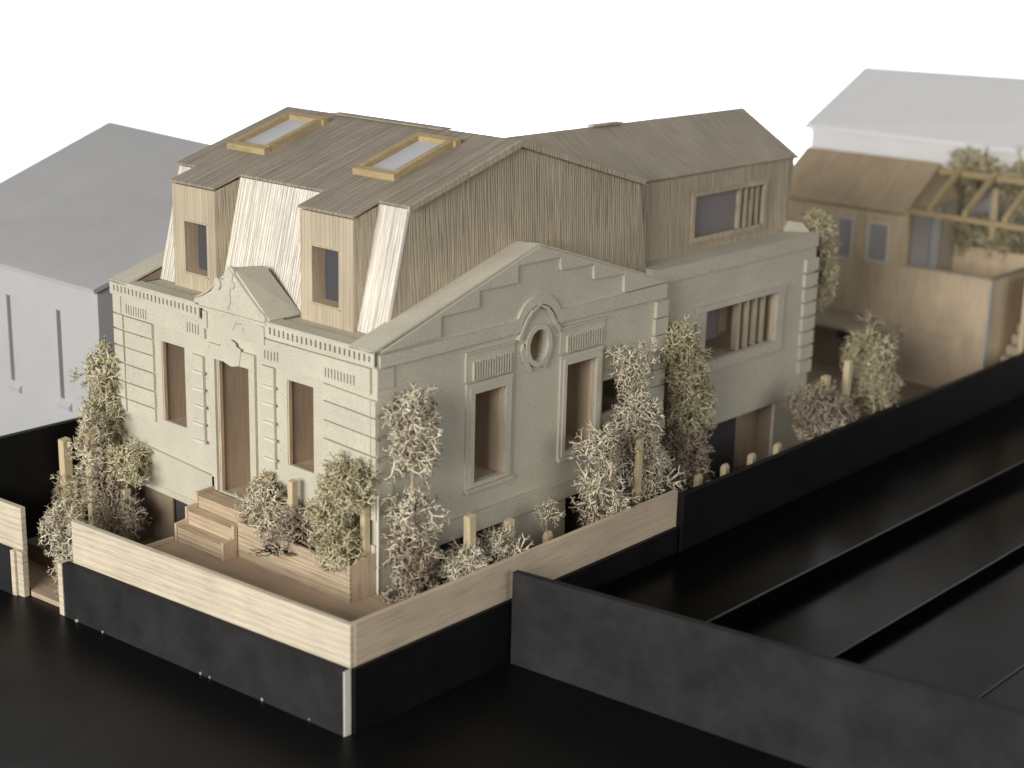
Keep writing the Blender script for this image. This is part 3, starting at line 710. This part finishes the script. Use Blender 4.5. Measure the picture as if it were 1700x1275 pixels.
def lump(blobs, dens, size, up=.35, thick=1.0):
    VV = []; FF = []; k = 0
    for (cx, cy, cz, rx, ry, rz_) in blobs:
        n = int((1.4 if dens > 1.05 else 1.15) * dens * (rx * ry * rz_) ** .72 * 27) + 7
        for i in range(n):
            u = NR.normal(size=3); u /= np.linalg.norm(u)
            rr = NR.uniform(0.05, .62)
            p = np.array([cx, cy, cz]) + u * rr * np.array([rx, ry, rz_])
            d = u * 0.9 + NR.normal(size=3) * .55 + np.array([0, 0, up])
            v, f = SPR[NR.randint(len(SPR))]
            s = 1.1 * size * NR.uniform(.65, 1.2)
            vv = (v * s) @ basis(d).T + p
            VV.append(vv); FF.append(f + k); k += len(vv)
    return np.concatenate(VV), np.concatenate(FF)
def big_mesh(name, V, F, mat, parent):
    c = (V.min(0) + V.max(0)) / 2
    me = bpy.data.meshes.new(name)
    me.vertices.add(len(V)); me.vertices.foreach_set('co', ((V - c) * S).astype(np.float32).ravel())
    nF = len(F); me.loops.add(nF * 4); me.loops.foreach_set('vertex_index', F.astype(np.int32).ravel())
    me.polygons.add(nF); me.polygons.foreach_set('loop_start', np.arange(0, nF * 4, 4, dtype=np.int32))
    try: me.polygons.foreach_set('loop_total', np.full(nF, 4, dtype=np.int32))
    except Exception: pass
    me.update(calc_edges=True); me.validate(); me.shade_smooth()
    me.materials.append(MT[mat])
    return place(name, me, c, parent)
def shrub(base, blobs, mat, label, dens=1.0, size=.75, up=.35, cat='shrub', stems=3, low=None):
    t = thing('lichen_shrub', base, label, cat, 'lichen shrubs')
    V, F = lump(blobs, dens, size, up); V[:, 2] = np.maximum(V[:, 2], base[2] + .01)
    big_mesh('crown', V, F, mat, t)
    if low:
        V, F = lump(low[0], dens, size, up); V[:, 2] = np.maximum(V[:, 2], base[2] + .01)
        big_mesh('crown', V, F, low[1], t)
    m = MB()
    allb = sorted(blobs + (low[0] if low else []), key=lambda q: q[2])
    pts = [base] + [(q[0] + wob(.1), q[1] + wob(.1), q[2]) for q in allb]
    pts = [p for i, p in enumerate(pts) if i == 0 or p[2] > pts[0][2] + .25]
    if len(pts) < 2: pts.append((base[0], base[1], base[2] + .5))
    n = len(pts)
    m.tube(pts, [.13 - .07 * i / (n - 1) for i in range(n)], 6)
    obj('trunk', m, 'moss_stem', t, True)
    return t
shrub((-.7, 4.6, 4.0), [(-.75, 5.9, 5.2, .65, .8, .95), (-.8, 4.7, 4.75, .65, 1.0, .75)], 'moss_mix', 'low lichen shrub in the planter, nearest the steps',
      low=([(-.85, 3.5, 4.55, .7, 1.3, .6), (-1.5, 3.9, 3.95, .22, .5, .5)], 'moss_mauve'), dens=1.35, size=.66)
shrub((-.7, 1.1, 4.0), [(-.75, .95, 7.1, .75, 1.25, 1.1), (-.8, 1.3, 5.7, .7, 1.2, .95), (-.8, .9, 4.6, .6, 1.0, .7)], 'moss_green', 'tall olive green lichen shrub at the corner end of the planter', dens=1.35, size=.68)
shrub((.7, -1.2, 1.004), [(1.05, -.8, 9.6, .95, .6, 1.15), (.95, -.8, 8.3, .8, .55, .8), (.85, -.9, 5.9, .75, .55, .75)], 'moss_pale', 'spindly pale lichen tree climbing the street corner of the gable wall', dens=.8, size=.78,
      low=([(.85, -1.1, 4.4, .95, .6, .85), (.6, -1.25, 2.9, 1.05, .7, .9)], 'moss_mauve'))
shrub((4.1, -2.0, 1.004), [(2.9, -2.0, 3.5, 1.2, .75, .9), (4.6, -2.0, 3.7, 1.5, .75, .85)], 'moss_pale', 'low cream lichen hedge round two stakes behind the side fence', dens=1.6, size=.62)
shrub((8.0, -1.6, 1.004), [(8.1, -1.6, 4.2, .35, .3, .5)], 'moss_mix', 'tiny lichen sprig beside the lone rounded picket', dens=1.0, size=.5)
shrub((11.2, -2.0, 1.004), [(10.9, -1.9, 6.3, .95, .6, .8), (11.0, -1.9, 4.9, 1.3, .7, 1.0), (11.6, -1.9, 3.6, 1.5, .7, .9)], 'moss_pale', 'bone white branching lichen tree below the second gable window', dens=.85, size=.85)
shrub((14.0, -1.6, 1.004), [(14.1, -1.0, 9.4, .95, .6, .75), (14.3, -1.2, 7.4, 1.35, .7, 1.0), (13.7, -1.4, 6.3, 1.4, .7, .9), (14.8, -1.5, 4.6, 1.7, .7, 1.2), (13.6, -1.7, 4.0, 1.2, .6, 1.1)], 'moss_pale', 'grey white lichen tree with a round top over the small window', dens=1.0, size=.76)
shrub((18.6, -1.0, 1.004), [(18.2, -.35, 9.2, 1.0, .7, 1.0), (18.7, -.4, 7.9, 1.35, .75, 1.1), (19.2, -.5, 6.3, 1.25, .75, 1.1)], 'moss_green', 'dense green lichen climber in the corner against the extension', dens=1.3, size=.72,
      low=([(18.6, -.8, 4.4, 1.4, .7, 1.0), (18.4, -1.0, 3.0, 1.4, .7, 1.0)], 'moss_mauve'))
shrub((28.8, -1.8, 1.004), [(28.0, -1.8, 4.8, 1.4, .9, 1.1), (29.4, -1.8, 3.9, 1.8, .9, 1.0)], 'moss_mauve', 'pinkish lichen shrub at the foot of the extension corner', dens=1.0, size=.8,
      low=([(28.6, -1.9, 3.6, 1.8, .9, .8)], 'moss_pale'))
shrub((33.2, -1.6, 1.004), [(33.2, -1.8, 6.3, 1.5, 1.0, 1.1), (33.6, -1.8, 5.0, 1.6, 1.0, 1.1), (34.2, -1.8, 3.9, 1.5, 1.0, 1.0)], 'moss_green', 'bright green lichen bush before the veneer studio', dens=1.2, size=.85)
shrub((35.6, -.6, 1.004), [(35.6, -.6, 6.4, 1.3, .9, .9), (35.2, -.8, 4.8, 1.1, .9, 1.3)], 'moss_mauve', 'thin grey lichen bush behind the bright green one', dens=.6, size=.85)
shrub((32.0, 1.6, 1.004), [(32.0, 1.2, 12.7, .9, .6, .5), (32.6, 1.4, 11.6, .8, .7, .8), (32.9, 1.3, 10.4, .8, .7, .9), (32.6, 1.3, 9.2, .6, .6, .7)], 'moss_green', 'hanging lichen climber on the far end of the extension', dens=1.1, size=.72)
shrub((39.5, 2.2, 1.004), [(39.5, 2.2, 4.7, .6, .6, 1.0)], 'moss_stem', 'small dark lichen bush beside the studio canopy', dens=.7, size=.8)
shrub((-.6, 16.9, 1.004), [(-.4, 16.7, 8.2, .5, .6, 1.0), (-.5, 16.7, 6.6, .55, .8, 1.0), (-.9, 16.4, 5.0, .7, 1.1, 1.0), (-.8, 14.6, 4.55, .7, 1.3, .6)], 'moss_green', 'olive lichen climber on the street corner facing the white house', dens=1.25, size=.72)
shrub((-1.9, 15.9, 1.004), [(-1.9, 15.95, 6.0, .4, .55, .6), (-1.9, 15.9, 4.9, .35, .45, .6)], 'moss_pale', 'pale lichen tuft wound round a tall stake', dens=.9, size=.62)
shrub((-1.3, 17.3, 1.004), [(-1.6, 17.6, 2.9, .9, 1.2, .7), (-1.2, 16.4, 3.0, .9, .9, .8)], 'moss_green', 'low olive lichen mound before the black boundary wall', dens=1.1, size=.75)
shrub((-1.2, 14.2, 1.004), [(-1.4, 14.6, 2.3, .8, 1.4, .6), (-1.3, 15.6, 3.6, .7, .8, .8)], 'moss_mauve', 'brown lichen mound in the dark well beside the cellar', dens=1.2, size=.7)
shrub((-4.6, 13.4, 0.224), [(-4.9, 13.7, 3.1, .6, 1.0, .7), (-4.8, 13.2, 1.9, .55, .85, 1.0), (-4.8, 13.0, 1.0, .5, .8, .7)], 'moss_pale', 'tall cream lichen hedge filling the gate opening', dens=1.6, size=.6)
shrub((57, 4, 1.004), [(56, 4.6, 12.6, 1.3, 1.6, 1.0), (56, 1.2, 12.3, 1.3, 1.8, 1.1), (56, 3.0, 8.6, 1.2, 2.6, 1.2), (56.5, -1.5, 8.8, 1.3, 1.8, 1.5)], 'moss_green', 'wide lichen thicket rising behind the pergola', dens=.6, size=1.2)

# ------------------------------------------------------------------ veneer studio at the end of the garden
T = thing('garden_studio', (48, 6, 1.0), 'veneer garden studio with a roof terrace and pitched roof', 'studio')
X0 = 48.0
wins = [R4(5.75, 7.3, 7.9, 10.4), R4(8.2, 9.45, 7.8, 10.4), R4(10.6, 11.7, 7.8, 10.4)]
sw_ = obj('garden_wall', MB().prism('X', X0, X0 + .2, [(-1.05, 0.9), (14, 0.9), (14, 11.2), (4.85, 11.2), (4.85, 8.0), (-1.05, 8.0)], wins), 'studio', T)
for wq in wins:
    (a, z0), (b_, _), (_, z1), _ = wq
    wf = obj('window_frame', MB().prism('X', X0 - .06, X0 + .12, R4(a - .0, b_ + .0, z0, z1), [R4(a + .14, b_ - .14, z0 + .14, z1 - .14)]), 'card_edge', T)
    obj('pane', MB().rect('X', X0 + .1, X0 + .14, a + .1, b_ - .1, z0 + .1, z1 - .1), 'frost', wf)
obj('batten', MB().box(X0 - .08, X0 - .003, 7.5, 7.95, 7.9, 11.15), 'pine', T)
obj('corner_board', MB().box(X0 - .1, X0 + .3, 4.6, 4.845, 8.0, 11.3), 'pine', T)
obj('side_wall', MB().box(X0 + .203, 55, -1.05, -.85, 0.9, 8.0), 'studio', T)
obj('corner_board', MB().box(X0 - .05, X0 + .2, -1.12, -1.053, 0.9, 8.0), 'white', T)
obj('parapet_cap', MB().box(X0 - .06, X0 + .3, -1.1, 4.84, 8.003, 8.1), 'dormer', T)
obj('parapet_cap', MB().box(X0 + .303, 54.9, -1.12, -.8, 8.003, 8.12), 'roof', T)
obj('terrace_floor', MB().box(X0 + .203, 54.8, -.84, 4.8, 6.0, 6.2), 'floor', T)
obj('back_parapet', MB().box(54.8, 55.0, -.84, 4.84, 6.0, 8.4), 'studio', T)
obj('terrace_wall', MB().rect('Y', 4.852, 5.0, X0 + .203, 54.8, 6.0, 11.3, [R4(49.2, 53.0, 6.3, 10.9)]), 'roof_side', T)
gw = obj('sliding_door', MB().rect('Y', 4.9, 4.95, 49.2, 51.8, 6.3, 10.9), 'frost', T)
obj('door_leaf', MB().rect('Y', 4.78, 4.84, 51.6, 52.6, 6.25, 11.0), 'white', T)
rf = obj('roof', MB().slab([(X0 - .3, 14.2, 11.15), (X0 - .3, 4.74, 11.2), (51.7, 4.74, 13.85), (51.7, 14.2, 13.8)], 0.15), 'studio_roof', T)
obj('roof', MB().slab([(51.704, 4.74, 13.85), (55.3, 4.74, 11.3), (55.3, 14.2, 11.2), (51.704, 14.2, 13.8)], 0.15), 'studio_roof', T)
obj('gable', MB().prism('Y', 4.86, 4.98, [(X0 + .3, 11.31), (55, 11.31), (51.7, 13.65)]), 'inner', T)
cn = obj('canopy', MB().hexa([(45.2, 5.75, 4.05), (X0 - .003, 5.75, 4.35), (X0 - .003, 10.6, 4.35), (45.2, 10.6, 4.05)], [(45.2, 5.75, 4.2), (X0 - .003, 5.75, 4.55), (X0 - .003, 10.6, 4.55), (45.2, 10.6, 4.2)]), 'gable', T)
obj('fascia', MB().box(45.6, 45.75, 5.85, 7.4, 3.4, 4.04), 'dark', cn)
obj('recess', MB().box(X0 - .06, X0 - .003, 6.0, 10.4, 1.0, 3.9), 'brown', T)
obj('post', MB().box(X0 - .12, X0 - .003, 4.7, 5.2, 1.0, 4.5), 'studio', T)
obj('lower_panel', MB().box(X0 - .08, X0 - .003, 1.1, 4.5, 1.0, 4.4), 'fence_x', T)
obj('lower_panel', MB().box(X0 - .09, X0 - .003, -.6, -.3, 1.0, 3.6), 'fence_x', T)

P = thing('pergola', (51, 1, 6.2), 'open pine pergola over the studio roof terrace', 'pergola')
obj('beam', MB().box(X0 - .15, X0 + .2, -6.0, 4.59, 11.2, 11.5), 'pine_h', P)
obj('beam', MB().box(51.5, 51.85, -6.0, 4.73, 13.2, 13.55), 'pine_h', P)
for y in (3.35, 1.1, -1.4, -3.8):
    obj('rafter', MB().hexa([(X0 + .1, y - .16, 11.45), (X0 + .1, y + .16, 11.45), (51.7, y + .16, 13.5), (51.7, y - .16, 13.5)], [(X0 + .1, y - .16, 11.75), (X0 + .1, y + .16, 11.75), (51.7, y + .16, 13.8), (51.7, y - .16, 13.8)]), 'pine_h', P)
for y in (2.6, -0.6):
    obj('post', MB().box(55.1, 55.4, y - .2, y + .2, 6.0, 12.2), 'pine', P)

t = thing('garden_stair', (51, -1.9, 1.0), 'narrow stepped veneer stair climbing the studio side', 'stair')
for k in range(9):
    obj('step', MB().box(50.0 + .62 * k, 50.6 + .62 * k, -2.2, -1.2, 1.004, 3.2 + .55 * k), 'dormer', t)
obj('wall', MB().box(49.9, 60, -2.55, -2.25, 1.004, 8.2), 'studio', t)
tag(obj('frosted_screen', MB().box(56.8, 57.0, -6, 8, 1.004, 12.2), 'frost'), 'pale frosted screen behind the roof terrace', 'screen')

# ------------------------------------------------------------------ white massing houses
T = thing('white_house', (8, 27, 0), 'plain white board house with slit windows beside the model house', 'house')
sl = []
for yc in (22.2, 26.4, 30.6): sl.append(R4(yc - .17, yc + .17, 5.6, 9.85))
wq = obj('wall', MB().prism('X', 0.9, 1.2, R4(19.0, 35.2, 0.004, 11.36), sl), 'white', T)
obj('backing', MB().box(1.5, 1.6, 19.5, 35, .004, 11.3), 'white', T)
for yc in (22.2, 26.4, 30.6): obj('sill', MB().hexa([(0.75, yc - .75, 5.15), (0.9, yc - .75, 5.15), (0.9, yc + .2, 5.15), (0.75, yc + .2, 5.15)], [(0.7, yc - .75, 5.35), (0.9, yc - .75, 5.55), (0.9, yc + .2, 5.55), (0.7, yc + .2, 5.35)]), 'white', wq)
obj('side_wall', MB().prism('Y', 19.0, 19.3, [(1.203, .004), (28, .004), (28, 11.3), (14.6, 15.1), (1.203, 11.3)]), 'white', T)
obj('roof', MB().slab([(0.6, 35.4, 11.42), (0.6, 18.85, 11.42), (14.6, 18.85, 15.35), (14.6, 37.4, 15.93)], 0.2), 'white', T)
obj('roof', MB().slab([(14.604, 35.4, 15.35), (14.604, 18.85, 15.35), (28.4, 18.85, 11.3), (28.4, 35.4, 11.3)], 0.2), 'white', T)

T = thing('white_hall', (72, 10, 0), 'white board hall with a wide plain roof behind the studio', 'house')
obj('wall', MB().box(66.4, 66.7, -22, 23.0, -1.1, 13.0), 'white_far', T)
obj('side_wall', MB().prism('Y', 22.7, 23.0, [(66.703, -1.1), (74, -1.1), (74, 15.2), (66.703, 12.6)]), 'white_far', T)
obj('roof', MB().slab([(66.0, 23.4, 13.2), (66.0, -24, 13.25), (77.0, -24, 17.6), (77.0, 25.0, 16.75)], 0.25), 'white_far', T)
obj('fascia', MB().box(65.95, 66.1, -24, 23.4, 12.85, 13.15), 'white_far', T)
